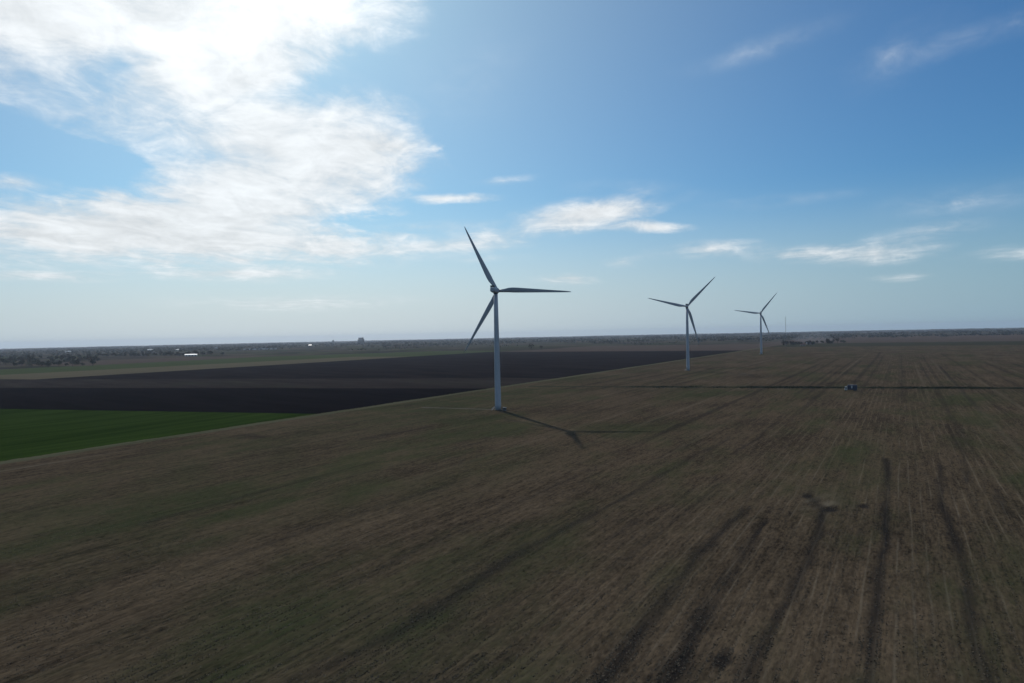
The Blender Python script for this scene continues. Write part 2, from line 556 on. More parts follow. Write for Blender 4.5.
def grid_mesh(name, X, Y, Z, mat, attrs, smooth=True):
    nu, nv = X.shape
    idx = np.arange(nu * nv).reshape(nu, nv)
    F = np.stack([idx[:-1, :-1], idx[:-1, 1:], idx[1:, 1:], idx[1:, :-1]], -1).reshape(-1, 4)
    V = np.stack([X, Y, Z], -1).reshape(-1, 3)
    # keep faces looking up
    a, b_, c = V[F[0, 0]], V[F[0, 1]], V[F[0, 2]]
    if np.cross(b_ - a, c - a)[2] < 0:
        F = F[:, ::-1]
    return np_mesh(name, V, F, mat, smooth=smooth, attrs=attrs)

# base terrain: a polar sheet that follows the earth's curve well past the horizon
rr = np.concatenate([[0.0], np.geomspace(60, 28500, 90)])
aa = np.linspace(-math.pi, math.pi, 181)
RR, AA = np.meshgrid(rr, aa, indexing='ij')
X, Y = RR * np.sin(AA), RR * np.cos(AA)
Z = -(X**2 + Y**2) / (2 * EARTH) - 0.7
UVM = np.stack([X * UX + Y * UY, X * UY - Y * UX, X * 0], -1)
tag(grid_mesh('terrain', X, Y, Z, M['terrain'], {'uv_m': ('FLOAT_VECTOR', UVM)}), kind='structure')

def patch(name, quad, mat, dz=0.0, nu=24, nv=24):
    """field sheet from four (u, v) corners: (u0,v0) (u0,v1) (u1,v1) (u1,v0)"""
    s, t = np.meshgrid(np.linspace(0, 1, nu + 1), np.linspace(0, 1, nv + 1), indexing='ij')
    q = np.array(quad, float)
    P = ((1 - s) * (1 - t))[..., None] * q[0] + ((1 - s) * t)[..., None] * q[1] + (s * t)[..., None] * q[2] + (s * (1 - t))[..., None] * q[3]
    u, v = P[..., 0], P[..., 1]
    x, y = u * UX + v * UY, u * UY - v * UX
    z = -(x * x + y * y) / (2 * EARTH) + dz
    o = grid_mesh(name, x, y, z, mat, {'uv_m': ('FLOAT_VECTOR', np.stack([u, v, u * 0], -1))})
    return tag(o, kind='structure')

VB, VL = -373.2, -1220.0        # edge of the stubble field, far side of the left-hand parcels
L1 = lambda v: 371 + 0.226 * (v + 376)
L2 = lambda v: 610 + 0.245 * (v + 387)
L3 = lambda v: 766 + 0.245 * (v + 449)

# main stubble field: fine grid carrying ruts, bare-soil streaks and green regrowth
def axis(lo, hi, s0, k):
    out = [0.0]
    while out[-1] < hi:
        out.append(out[-1] + max(s0, k * out[-1]))
    neg = [0.0]
    while neg[-1] > lo:
        neg.append(neg[-1] - max(s0, k * -neg[-1]))
    arr = np.array(sorted(set(neg[1:] + out)))
    arr[0], arr[-1] = lo, hi
    return arr

U_FAR = 2310.0
ua = axis(-160.0, U_FAR, 0.8, 0.008)
va = axis(-373.0, 1900.0, 0.7, 0.007)
UU, VV = np.meshgrid(ua, va, indexing='ij')

def sm_noise(u, v, seed, octs=4, fu=0.02, fv=0.1):
    r = np.random.default_rng(seed)
    out = np.zeros_like(u)
    amp = 1.0
    for _ in range(octs):
        for _k in range(3):
            a = r.uniform(0, 2 * math.pi)
            out += amp * np.sin(u * fu * math.cos(a) * 6.3 + v * fv * math.sin(a) * 6.3 + r.uniform(0, 6.3)) / 3
        amp *= 0.55
        fu *= 2.1
        fv *= 2.1
    return out

def streak(pts, hw, st, soft=0.8, seed=0):
    """bare strip along a polyline of (u, v); hw = half width in metres"""
    wob = sm_noise(UU, VV, 100 + seed, 3, 0.02, 0.02)
    best = np.full(UU.shape, 1e9)
    for (u0, v0), (u1, v1) in zip(pts, pts[1:]):
        du, dv = u1 - u0, v1 - v0
        L = du * du + dv * dv
        t = np.clip(((UU - u0) * du + (VV - v0) * dv) / L, 0, 1)
        # stretch along the rows so the ends fade out
        d = np.hypot((UU - (u0 + t * du)) * 0.25, VV - (v0 + t * dv) + wob * 0.45)
        best = np.minimum(best, d)
    wid = hw * (1 + 0.35 * sm_noise(UU, VV, 300 + seed, 3, 0.03, 0.01))
    brk = np.clip(0.9 + 0.4 * sm_noise(UU, VV, 500 + seed, 4, 0.012, 0.05), 0.4, 1.05)
    return st * brk * np.clip(1 - (best - wid * (1 - soft)) / (wid * soft * 1.9), 0, 1)

STREAKS = [
    ([(330, -6), (283, -5), (218, -5), (203, -4), (174, -5), (147, -5), (118, -5)], 1.1, 0.85),
    ([(320, 13), (306, 12), (250, 10), (211, 12), (178, 12), (150, 11), (120, 11)], 1.1, 0.75),
    ([(229, -22), (201, -20), (177, -20), (159, -21), (135, -22), (105, -23)], 1.0, 0.8),
    ([(207, -35), (183, -35), (162, -35), (152, -35)], 1.0, 0.8),
    ([(218, -43), (192, -44), (172, -45), (151, -44), (129, -44), (113, -43), (88, -43)], 1.4, 0.8),
    ([(135, -35), (124, -34), (112, -33), (96, -34)], 1.5, 0.85),
    ([(427, -67), (369, -65), (320, -67)], 1.0, 0.7),
    ([(191, -69), (170, -69)], 0.9, 0.6),
    ([(247, -28), (238, -25), (229, -21)], 1.5, 0.7),
    ([(456, 22), (397, 22), (352, 23), (296, 20)], 1.0, 0.5),
    ([(281, 27), (248, 26)], 1.0, 0.5),
    ([(55, -88), (79, -87), (102, -84), (118, -84), (148, -86), (190, -84)], 1.9, 0.6),
    ([(190, -84), (231, -82), (281, -82), (357, -78)], 1.2, 0.5),
    ([(290, -259), (334, -256)], 2.0, 0.7),
    ([(271, -341), (269, -318)], 1.5, 0.5),
    ([(150, -60), (260, -58)], 0.7, 0.35),
    ([(120, -110), (190, -112), (260, -111)], 1.2, 0.35),
    ([(80, -150), (150, -152), (210, -149)], 1.4, 0.35),
    ([(130, -205), (230, -207)], 1.6, 0.35),
    ([(90, 35), (180, 36), (260, 34)], 1.0, 0.4),
    ([(150, 55), (300, 56), (420, 54)], 1.2, 0.4),
]
soil = np.zeros_like(UU)
for i, (pts, hw, st) in enumerate(STREAKS):
    soil = np.maximum(soil, streak(pts, hw, st, seed=i))
# combine passes far up the field read as long dark lines
r_ = np.random.default_rng(5)
vpos = -330.0
k = 0
while vpos < 1500:
    u0 = r_.uniform(240, 760)
    u1 = u0 + r_.uniform(200, 1100)
    near = np.abs(VV - vpos) < 40
    wdt = r_.uniform(1.6, 3.4)
    d = np.abs(VV - vpos - 1.2 * np.sin(UU * 0.004 + k))
    s_ = np.clip(1.4 - d / wdt, 0, 1) * np.clip((UU - u0) / 90, 0, 1) * np.clip((u1 - UU) / 90, 0, 1)
    soil = np.maximum(soil, np.where(near, s_ * r_.uniform(0.2, 0.5), 0))
    vpos += r_.uniform(7, 26)
    if -190 < vpos < -140:              # untouched ground round the turbine's shadow
        vpos = -139.0
    k += 1
grn = np.zeros_like(UU)
for (u0, v0, ru, rv, st) in [(157, -192, 26, 14, 0.6), (191, -171, 30, 16, 0.7), (108, -83, 25, 5, 0.5), (146, -47, 22, 5, 0.6),
                             (438, -320, 160, 55, 0.75), (560, -340, 120, 40, 0.6), (240, -150, 60, 20, 0.4), (330, -210, 80, 25, 0.4),
                             (120, -210, 90, 60, 0.35), (200, -270, 110, 50, 0.3), (330, -20, 90, 14, 0.4), (90, -110, 40, 14, 0.4), (640, -60, 40, 320, 0.25), (250, 70, 90, 40, 0.4)]:
    q = ((UU - u0) / ru) ** 2 + ((VV - v0) / rv) ** 2
    grn += st * np.exp(-q * 1.2) * np.clip(0.75 + 0.5 * sm_noise(UU, VV, int(u0), 4, 0.02, 0.05), 0, 1.3)
straw = np.zeros_like(UU)
vpos = -345.0
while vpos < 1500:                      # paler windrow lines up the field
    u0 = r_.uniform(120, 900)
    u1 = u0 + r_.uniform(300, 1300)
    wdt = r_.uniform(1.0, 2.2) * (1 + abs(vpos) / 500)
    d = np.abs(VV - vpos - 1.2 * np.sin(UU * 0.005 + vpos))
    straw = np.maximum(straw, np.clip(1.2 - d / wdt, 0, 1) * np.clip((UU - u0) / 90, 0, 1) * np.clip((u1 - UU) / 90, 0, 1) * r_.uniform(0.1, 0.42))
    vpos += r_.uniform(8, 30)
# scuffed patch where machines turned
q = np.hypot((UU - 240) / 16, (VV + 22) / 7) + 0.25 * sm_noise(UU, VV, 77, 4, 0.06, 0.15)
straw = np.maximum(straw, np.clip(1.15 - q, 0, 1) * np.clip(0.5 + 0.6 * sm_noise(UU, VV, 78, 4, 0.08, 0.2), 0, 1))
for (u0, v0, ru, rv) in ((247, -28, 4, 2.0), (231, -20, 5, 2.2), (240, -11, 3, 2.0), (118, -27, 4, 1.6)):
    q = np.hypot((UU - u0) / ru, (VV - v0) / rv) + 0.25 * sm_noise(UU, VV, int(u0), 3, 0.1, 0.2)
    soil = np.maximum(soil, np.clip(1.6 - q * 1.3, 0, 0.9))
straw = np.maximum(straw, np.clip(1.2 - np.abs(VV + 351 + 1.5 * np.sin(UU * 0.03)) / 2.2, 0, 1) * np.clip((UU - 60) / 40, 0, 1) * np.clip((225 - UU) / 50, 0, 1) * 0.7)
XX, YY = UU * UX + VV * UY, UU * UY - VV * UX
ZZ = -(XX**2 + YY**2) / (2 * EARTH)
fade = np.clip((700 - np.hypot(UU, VV)) / 600, 0, 1)
relief = 0.05 * sm_noise(UU, VV, 7, 4, 0.01, 0.03) + 0.05 * np.sin(VV * 2 * math.pi / 2.9) + 0.03 * RNG.normal(size=UU.shape)
ZZ = ZZ + relief * fade - 0.16 * soil * fade
tag(grid_mesh('stubble_field', XX, YY, ZZ, M['stubble'], {
    'uv_m': ('FLOAT_VECTOR', np.stack([UU, VV, UU * 0], -1)), 'soil': ('FLOAT', soil),
    'regrowth': ('FLOAT', grn), 'straw': ('FLOAT', straw)}), kind='structure')

def verge():
    """grassy balk along the field edge with ragged margins"""
    r = np.random.default_rng(8)
    u = np.arange(-160.0, 2312.0, 1.5)
    wob = lambda sd: 0.9 * sm_noise(u, u * 0, sd, 5, 0.012, 0.0) + 0.35 * r.normal(size=len(u))
    lo_, hi_ = -379.5 + wob(61), -368.8 + wob(62)
    tt = np.linspace(0, 1, 5)
    v = lo_[:, None] * (1 - tt) + hi_[:, None] * tt
    uu = np.repeat(u[:, None], 5, 1)
    x, y = uu * UX + v * UY, uu * UY - v * UX
    hump = 0.12 + np.array([-0.15, 0.25, 0.3, 0.25, -0.3])[None, :] + 0.06 * r.normal(size=v.shape)
    z = -(x * x + y * y) / (2 * EARTH) + hump
    tag(grid_mesh('grass_verge', x, y, z, M['verge'], {'uv_m': ('FLOAT_VECTOR', np.stack([uu, v, uu * 0], -1))}), kind='structure')

# parcels left of the boundary strip and beyond the main field
verge()
patch('green_field', [(-160, -1500), (-160, VB), (L1(VB), VB), (L1(-1500), -1500)], M['green_crop'])
patch('ploughed_field', [(L1(-1500), -1500), (L1(VB), VB), (L2(VB), VB), (L2(-1500), -1500)], M['plough_dark'])
patch('stubble_strip', [(L2(-1350), -1350), (L2(VB), VB), (L3(VB), VB), (L3(-1350), -1350)], M['stubble_grey'])
patch('ploughed_field', [(L3(VL), VL), (L3(VB), VB), (1960, VB), (1960, VL)], M['plough_mid'])
patch('stubble_field', [(1960, -1165), (1960, VB), (2850, VB), (2850, -1165)], M['rose_soil'])
patch('stubble_strip', [(L3(-1350), -1500), (L3(VL), VL), (1560, VL), (1560, -1440)], M['stubble_tan'])
patch('pasture', [(690, -1820), (L3(-1350) + 10, -1500), (1560, -1440), (1560, -1880)], M['pasture'])
patch('pasture', [(1560, -1880), (1560, VL), (2150, VL), (2150, -1560)], M['pasture'])
patch('pasture', [(2150, -1560), (2150, VL), (2850, VL), (2850, -1560)], M['pasture_dull'])
patch('pasture', [(2310, -372), (2310, 2600), (2850, 2600), (2850, -372)], M['pasture_dull'])
patch('stubble_field', [(2850, -500), (2850, 3600), (5000, 3600), (5000, -500)], M['rose_soil'])
patch('stubble_strip', [(950, -2250), (950, -1790), (1640, -1890), (1640, -2300)], M['rose_soil'])

# ditch of rank grass across the field
DITCH = lambda v: 721 + 0.208 * v
def ditch():
    r = np.random.default_rng(3)
    n = 42000
    v = r.uniform(-345, 900, n)
    u = DITCH(v) + r.normal(0, 5.5, n)
    x, y = u * UX + v * UY, u * UY - v * UX
    h = r.uniform(0.3, 0.9, n) * np.clip((v + 330) / 200, 0.12, 1) * (0.75 + 0.3 * np.sin(v * 0.05) + 0.2 * np.sin(v * 0.23))
    ang_ = r.uniform(0, math.pi, n)
    wd = r.uniform(0.3, 0.8, n)
    z = -(x * x + y * y) / (2 * EARTH) - 0.1
    c, s = np.cos(ang_) * wd, np.sin(ang_) * wd
    tx, ty = r.normal(0, 0.4, n), r.normal(0, 0.4, n)
    V = np.stack([np.stack([x - c, y - s, z], -1), np.stack([x + c, y + s, z], -1),
                  np.stack([x + c * .7 + tx, y + s * .7 + ty, z + h], -1), np.stack([x - c * .6 + tx, y - s * .6 + ty, z + h * .85], -1)], 1).reshape(-1, 3)
    F = np.arange(n * 4).reshape(-1, 4)
    o = np_mesh('ditch_grass', V, F, M['reed'])
    tag(o, 'dark strip of rank grass along the ditch across the stubble field', 'grass', kind='stuff')
ditch()
q0, q1 = -350, 1000
patch('ditch', [(DITCH(q0) - 5, q0), (DITCH(q1) - 5, q1), (DITCH(q1) + 5, q1), (DITCH(q0) + 5, q0)], M['pasture_dull'], 0.10, 4, 80)
# short gravel spur from the boundary to the near turbine
patch('access_track', [(430.6, -330), (436.5, -266), (439.5, -266), (433.6, -330)], M['gravel'], 0.22, 4, 30)

# loose straw and stubble tufts of the near part of the field
def tufts():
    r = np.random.default_rng(17)
    n = 420000
    rad = np.exp(r.uniform(math.log(80), math.log(420), n))
    a = np.radians(r.uniform(-46, 46, n))
    x, y = rad * np.sin(a), rad * np.cos(a)
    u, v = x * UX + y * UY, x * UY - y * UX
    v = v + 0.35 * (np.round(v / 1.4) * 1.4 - v)          # gathered loosely along the drill rows
    clump = sm_noise(u, v, 51, 4, 0.03, 0.06) + 0.5 * r.normal(size=n)
    keep = (v > -371) & (clump > -0.3) & (r.uniform(size=n) < np.clip((420 - rad) / 260, 0, 1))
    u, v, rad = u[keep], v[keep], rad[keep]
    n = len(u)
    x, y = u * UX + v * UY, u * UY - v * UX
    z = -(x * x + y * y) / (2 * EARTH) - 0.06
    g = 1.0
    h, wd = r.uniform(0.08, 0.17, n) * g, r.uniform(0.05, 0.15, n) * g
    th = r.uniform(0, math.pi, n)
    c, s = np.cos(th) * wd, np.sin(th) * wd
    tx, ty = r.normal(0, 0.12, n), r.normal(0, 0.12, n)
    V = np.stack([np.stack([x - c, y - s, z], -1), np.stack([x + c, y + s, z], -1),
                  np.stack([x + c * .8 + tx, y + s * .8 + ty, z + h], -1), np.stack([x - c * .5 + tx, y - s * .5 + ty, z + h * .7], -1)], 1).reshape(-1, 3)
    o = np_mesh('stubble_tufts', V, np.arange(n * 4).reshape(-1, 4), M['straw'])
    tag(o, 'short straw stubble and chaff on the near part of the field', 'stubble', kind='stuff')
tufts()

# ------------------------------------------------------------------ wind turbines
HUB_H, BLADE_R, OVERHANG = 89.5, 56.0, 4.3
def blade_mesh():
    st = [(1.5, 2.3, 2.3, 14), (3.5, 2.35, 2.25, 14), (6, 2.9, 1.7, 14), (9, 3.6, 1.25, 13), (12, 3.95, 1.0, 11), (16, 3.8, 0.82, 9),
          (21, 3.4, 0.66, 7), (26, 3.0, 0.54, 5.5), (31, 2.6, 0.45, 4), (36, 2.2, 0.37, 3), (41, 1.85, 0.3, 2), (46, 1.5, 0.23, 1),
          (50, 1.2, 0.17, 0), (53, 0.9, 0.12, 0), (55, 0.6, 0.08, 0), (56, 0.15, 0.03, 0)]
    n = 16
    V, F = [], []
    for (r, c, t, tw) in st:
        rnd = max(0.0, min(1.0, (9 - r) / 6.0))
        bend = 1.9 * (r / BLADE_R) ** 2.2
        for i in range(n):
            a = 2 * math.pi * i / n
            # leading edge at +x: round nose, sharp tail
            xc = math.cos(a) * 0.5
            yc = math.sin(a) * 0.5
            yy = yc * (rnd + (1 - rnd) * (0.35 + 0.65 * (xc + 0.5)) ** 0.8 * 1.15)
            xx = xc + (1 - rnd) * (-0.2)
            p = Vector((xx * c, yy * t, 0))
            p.rotate(Matrix.Rotation(R_(tw + 2), 3, 'Z'))
            V.append((p.x, p.y + bend, r))
    for k_ in range(len(st) - 1):
        for i in range(n):
            j = (i + 1) % n
            F.append((k_ * n + i, k_ * n + j, (k_ + 1) * n + j, (k_ + 1) * n + i))
    me = bpy.data.meshes.new('blade')
    F.append(tuple(range(n))[::-1])
    F.append(tuple((len(st) - 1) * n + i for i in range(n)))
    me.from_pydata(V, [], F)
    me.update()
    return me

def make_turbine():
    root = empty('wind_turbine', (0, 0, 0))
    prof = [(2.35, 0.25), (2.32, 4), (2.2, 22), (1.98, 44), (1.72, 66), (1.5, 87.2)]
    tw = obj('tower', lathe(prof, 40), M['tower'], root, True)
    for (r, z) in ((2.2, 22), (1.98, 44), (1.72, 66)):
        obj('flange', lathe([(r, z - .11), (r + .035, z - .09), (r + .035, z + .09), (r, z + .11)], 40, cap=False), M['tower'], tw, True)
    obj('foundation', lathe([(3.3, -0.6), (3.3, 0.18), (3.2, 0.25), (2.3, 0.26)], 40), M['gravel'], root)
    # door and steps on the side away from the rotor, towards the right
    dm = Matrix.Rotation(R_(-62), 4, 'Z')
    door = obj('door', box((-0.5, -2.40, 2.35), (0.5, -2.24, 4.6), 0.04, dm), M['dark_metal'], root)
    obj('handle', box((0.32, -2.46, 3.3), (0.38, -2.40, 3.6), 0.0, dm), M['galv'], door)
    sb = bmesh.new()
    for i in range(8):
        add_box(sb, (-0.55, -2.75 - i * 0.3, 2.1 - i * 0.27), (0.55, -2.47 - i * 0.3, 2.16 - i * 0.27), 0, dm)
    for sx in (-0.6, 0.56):
        for (y0, z0, y1, z1) in ((-2.4, 2.1, -4.9, 0.1), (-2.4, 3.1, -4.9, 1.1)):
            add_rod(sb, dm @ Vector((sx + .02, y0, z0)), dm @ Vector((sx + .02, y1, z1)), 0.05)
        for k_ in range(4):
            f_ = k_ / 3
            add_rod(sb, dm @ Vector((sx + .02, -2.4 - 2.5 * f_, 2.1 - 2 * f_)), dm @ Vector((sx + .02, -2.4 - 2.5 * f_, 3.1 - 2 * f_)), 0.04)
    obj('steps', sb, M['galv'], root)
    # nacelle (long box, chamfered, narrower at the tail)
    nb = bmesh.new()
    secs = [(-8.6, 1.45, -1.0, 1.55), (-8.2, 1.7, -1.4, 1.8), (-4, 1.95, -1.85, 2.0), (0.5, 2.0, -1.95, 2.05), (2.3, 1.8, -1.75, 1.85), (2.75, 1.5, -1.5, 1.5)]
    rings = []
    for (y, hw, z0, z1) in secs:
        ch = 0.55
        pts = [(-hw + ch, z0), (hw - ch, z0), (hw, z0 + ch), (hw, z1 - ch), (hw - ch, z1), (-hw + ch, z1), (-hw, z1 - ch), (-hw, z0 + ch)]
        rings.append([nb.verts.new((px, y, HUB_H + pz)) for px, pz in pts])
    for a, b_ in zip(rings, rings[1:]):
        for i in range(8):
            nb.faces.new((a[i], b_[i], b_[(i + 1) % 8], a[(i + 1) % 8]))
    nb.faces.new(rings[0])
    nb.faces.new(rings[-1][::-1])
    bmesh.ops.recalc_face_normals(nb, faces=nb.faces)
    nac = obj('nacelle', nb, M['nacelle'], root)
    obj('yaw_collar', lathe([(1.62, HUB_H - 2.6), (1.75, HUB_H - 2.4), (1.75, HUB_H - 1.8)], 32), M['dark_metal'], root, True)
    cb = box((-1.6, -8.1, HUB_H + 1.95), (1.6, -7.5, HUB_H + 3.3), 0.08)
    add_box(cb, (-1.5, -8.0, HUB_H + 1.6), (-1.2, -7.6, HUB_H + 2.0))
    add_box(cb, (1.2, -8.0, HUB_H + 1.6), (1.5, -7.6, HUB_H + 2.0))
    obj('cooler', cb, M['dark_metal'], nac)
    wb = bmesh.new()
    add_rod(wb, (0.5, -6.3, HUB_H + 1.9), (0.5, -6.3, HUB_H + 4.1), 0.05)
    add_rod(wb, (0.1, -6.3, HUB_H + 3.8), (0.9, -6.3, HUB_H + 3.8), 0.04)
    add_lathe(wb, [(0.12, 0), (0.16, 0.1), (0.02, 0.25)], 8, Matrix.Translation((0.1, -6.3, HUB_H + 3.85)))
    obj('wind_vane', wb, M['galv'], nac)
    obj('hatch', box((-0.7, -3.4, HUB_H + 1.98), (0.7, -2.0, HUB_H + 2.14), 0.05), M['nacelle'], nac)
    # rotor: tilted hub carrying three blades
    tilt = Matrix.Translation((0, OVERHANG, HUB_H)) @ Matrix.Rotation(R_(5), 4, 'X')
    spin = [(1.5, -1.5), (1.75, -1.1), (1.85, 0.0), (1.75, 0.9), (1.4, 1.8), (0.85, 2.4), (0.3, 2.68), (0.02, 2.72)]
    hub = obj('hub', lathe(spin, 32, tilt @ Matrix.Rotation(R_(-90), 4, 'X')), M['nacelle'], root, True)
    bme = blade_mesh()
    bme.materials.append(M['blade'])
    bme.polygons.foreach_set('use_smooth', [True] * len(bme.polygons))
    for k_ in range(3):
        b_ = bpy.data.objects.new('blade', bme)
        COL.objects.link(b_)
        b_.parent = root
    return root, tilt

def set_rotor(root, tilt, phi):
    """phi: angle of the first blade, counter-clockwise from the right seen from behind"""
    i = 0
    for ch in root.children:
        if ch.name.startswith('blade'):
            a = R_(phi + 120 * i)
            m = tilt @ Matrix.Rotation(math.pi / 2 - a, 4, 'Y') @ Matrix.Rotation(R_(-2.5), 4, 'X')
            ch.matrix_local = m
            i += 1

turb, TILT = make_turbine()
YAW = 16.0
TURBINES = [((438, -263), -3.2, 'nearest and largest grey wind turbine, its shadow lying across the stubble'),
            ((970, -265), 45.8, 'middle wind turbine of the row, between the largest and the farthest'),
            ((1640, -279), 51.5, 'farthest and smallest wind turbine, next to the thin lattice mast')]
SC = {'nea': 1.0, 'mid': 1.022, 'far': 1.05}
roots = [turb] + [copy_tree(turb) for _ in TURBINES[1:]]
for rt, ((u, v), phi, lab) in zip(roots, TURBINES):
    rt.location = ground(u, v)
    rt.scale = (SC[lab[:3]],) * 3
    rt.rotation_euler = (0, 0, -R_(YAW))
    set_rotor(rt, TILT, phi)
    tag(rt, lab, 'wind turbine', 'wind turbines in a row along the field edge')

# transformer kiosk beside the near tower
p = ground(438, -262)
kiosk = empty('transformer_cabinet', (p.x + 3.9, p.y - 3.6, p.z), R_(-20))
tag(kiosk, 'small dark transformer cabinet at the foot of the nearest wind turbine', 'cabinet')
obj('housing', box((-1.3, -1.0, 0.12), (1.3, 1.0, 2.1), 0.04), M['dark_metal'], kiosk)
obj('roof', box((-1.45, -1.15, 2.1), (1.45, 1.15, 2.28), 0.05), M['dark_metal'], kiosk)
obj('base_slab', box((-1.6, -1.3, -0.4), (1.6, 1.3, 0.12), 0.02), M['concrete'], kiosk)
for sx in (-0.62, 0.62):
    d_ = obj('door', box((sx - 0.58, -1.05, 0.25), (sx + 0.58, -1.0, 1.95), 0.01), M['dark_metal'], kiosk)
    obj('handle', box((sx - 0.05, -1.10, 1.05), (sx + 0.05, -1.05, 1.3)), M['galv'], d_)

# ------------------------------------------------------------------ truck on the ditch track
def make_truck():
    tdir = math.atan2(597 - 725, 447 - 50)
    t = empty('truck', at(301.5, 608, 0.05), tdir)
    tag(t, 'small truck with pale cab and dark blue box standing by the ditch', 'truck')
    # local x: rear is +x, cab faces -x
    obj('chassis', box((-5.2, -1.0, 0.75), (4.5, 1.0, 1.05), 0.03), M['dark_metal'], t)
    cb = bmesh.new()
    prof = [(-5.5, 0.7), (-5.55, 1.9), (-5.2, 3.6), (-3.5, 3.8), (-3.4, 0.7)]
    lo_, hi_ = [], []
    for (x, z) in prof:
        lo_.append(cb.verts.new((x, -1.22, z)))
        hi_.append(cb.verts.new((x, 1.22, z)))
    cb.faces.new(lo_)
    cb.faces.new(hi_[::-1])
    for i in range(5):
        j = (i + 1) % 5
        cb.faces.new((lo_[i], hi_[i], hi_[j], lo_[j]))
    bmesh.ops.recalc_face_normals(cb, faces=cb.faces)
    bmesh.ops.bevel(cb, geom=list(cb.edges), offset=0.08, segments=2, affect='EDGES')
    cab = obj('cab', cb, M['cab_paint'], t)
    obj('windscreen', box((-0.02, -1.05, 0), (0.02, 1.05, 1.4), 0, Matrix.Translation((-5.53, 0, 2.0)) @ Matrix.Rotation(R_(11.6), 4, 'Y')), M['glass'], cab)
    for sy in (-1, 1):
        obj('side_window', box((-5.0, min(sy * 1.225, sy * 1.245), 1.95), (-3.95, max(sy * 1.225, sy * 1.245), 2.8), 0), M['glass'], cab)
        obj('headlight', box((-5.58, sy * 0.85 - 0.2, 0.95), (-5.5, sy * 0.85 + 0.2, 1.2), 0.02), M['galv'], cab)
        obj('mirror', box((-5.5, sy * 1.4 - 0.08, 1.9), (-5.4, sy * 1.4 + 0.08, 2.5), 0.02), M['dark_metal'], cab)
    bd = obj('cargo_box', box((-3.1, -1.27, 1.08), (4.6, 1.27, 5.0), 0.06), M['blue_paint'], t)
    obj('roof_highlight', box((-0.6, -1.2, 5.01), (1.6, 1.2, 5.12), 0.03), M['galv'], bd)  # paler metal plate added to stand in for the highlight on the box roof
    obj('side_panel', box((-0.3, -1.31, 2.2), (0.7, -1.275, 4.4), 0.01), M['cab_paint'], bd)
    obj('bumper', box((-5.7, -1.2, 0.45), (-5.45, 1.2, 0.8), 0.04), M['dark_metal'], t)
    for x in (-4.5, 2.2, 3.5):
        for sy in (-1, 1):
            m = Matrix.Translation((x, sy * 1.0 - 0.15, 0.5)) @ Matrix.Rotation(R_(-90), 4, 'X')
            wh = obj('wheel', lathe([(0.3, 0.0), (0.46, 0.0), (0.5, 0.06), (0.5, 0.24), (0.46, 0.3), (0.3, 0.3)], 20, m), M['rubber'], t, False)
            obj('rim', lathe([(0.29, -0.015), (0.2, 0.06), (0.2, 0.24), (0.29, 0.315)], 16, m), M['galv'], wh)
make_truck()

# ------------------------------------------------------------------ lattice mast
def make_mast():
    Hm = 96.0
    t = empty('lattice_mast', at(895, 2231, -0.3), 0.4)
    tag(t, 'thin tall lattice mast standing beyond the farthest wind turbine', 'mast')
    corners = [(0.9 * math.cos(a), 0.9 * math.sin(a)) for a in (0.5, 0.5 + 2.094, 0.5 + 4.189)]
    for c in corners:
        obj('leg', add_rod(bmesh.new(), (*c, 0), (*c, Hm), 0.11), M['dark_metal'], t)
    bm = bmesh.new()
    nz = 48
    for i in range(nz):
        z0, z1 = Hm * i / nz, Hm * (i + 1) / nz
        for k_ in range(3):
            a, b_ = corners[k_], corners[(k_ + 1) % 3]
            add_rod(bm, (*a, z0), (*b_, z1), 0.05, 4)
            add_rod(bm, (*a, z1), (*b_, z1), 0.045, 4)
    obj('bracing', bm, M['dark_metal'], t)
    obj('antenna', add_rod(bmesh.new(), (0, 0, Hm), (0, 0, Hm + 5), 0.09), M['dark_metal'], t)
    for z in (32, 64, 94):
        for k_ in range(3):
            a = 0.5 + 2.094 * k_
            obj('guy_wire', add_rod(bmesh.new(), (*corners[k_], z), (52 * math.cos(a), 52 * math.sin(a), 0.2), 0.02, 4), M['galv'], t)
make_mast()

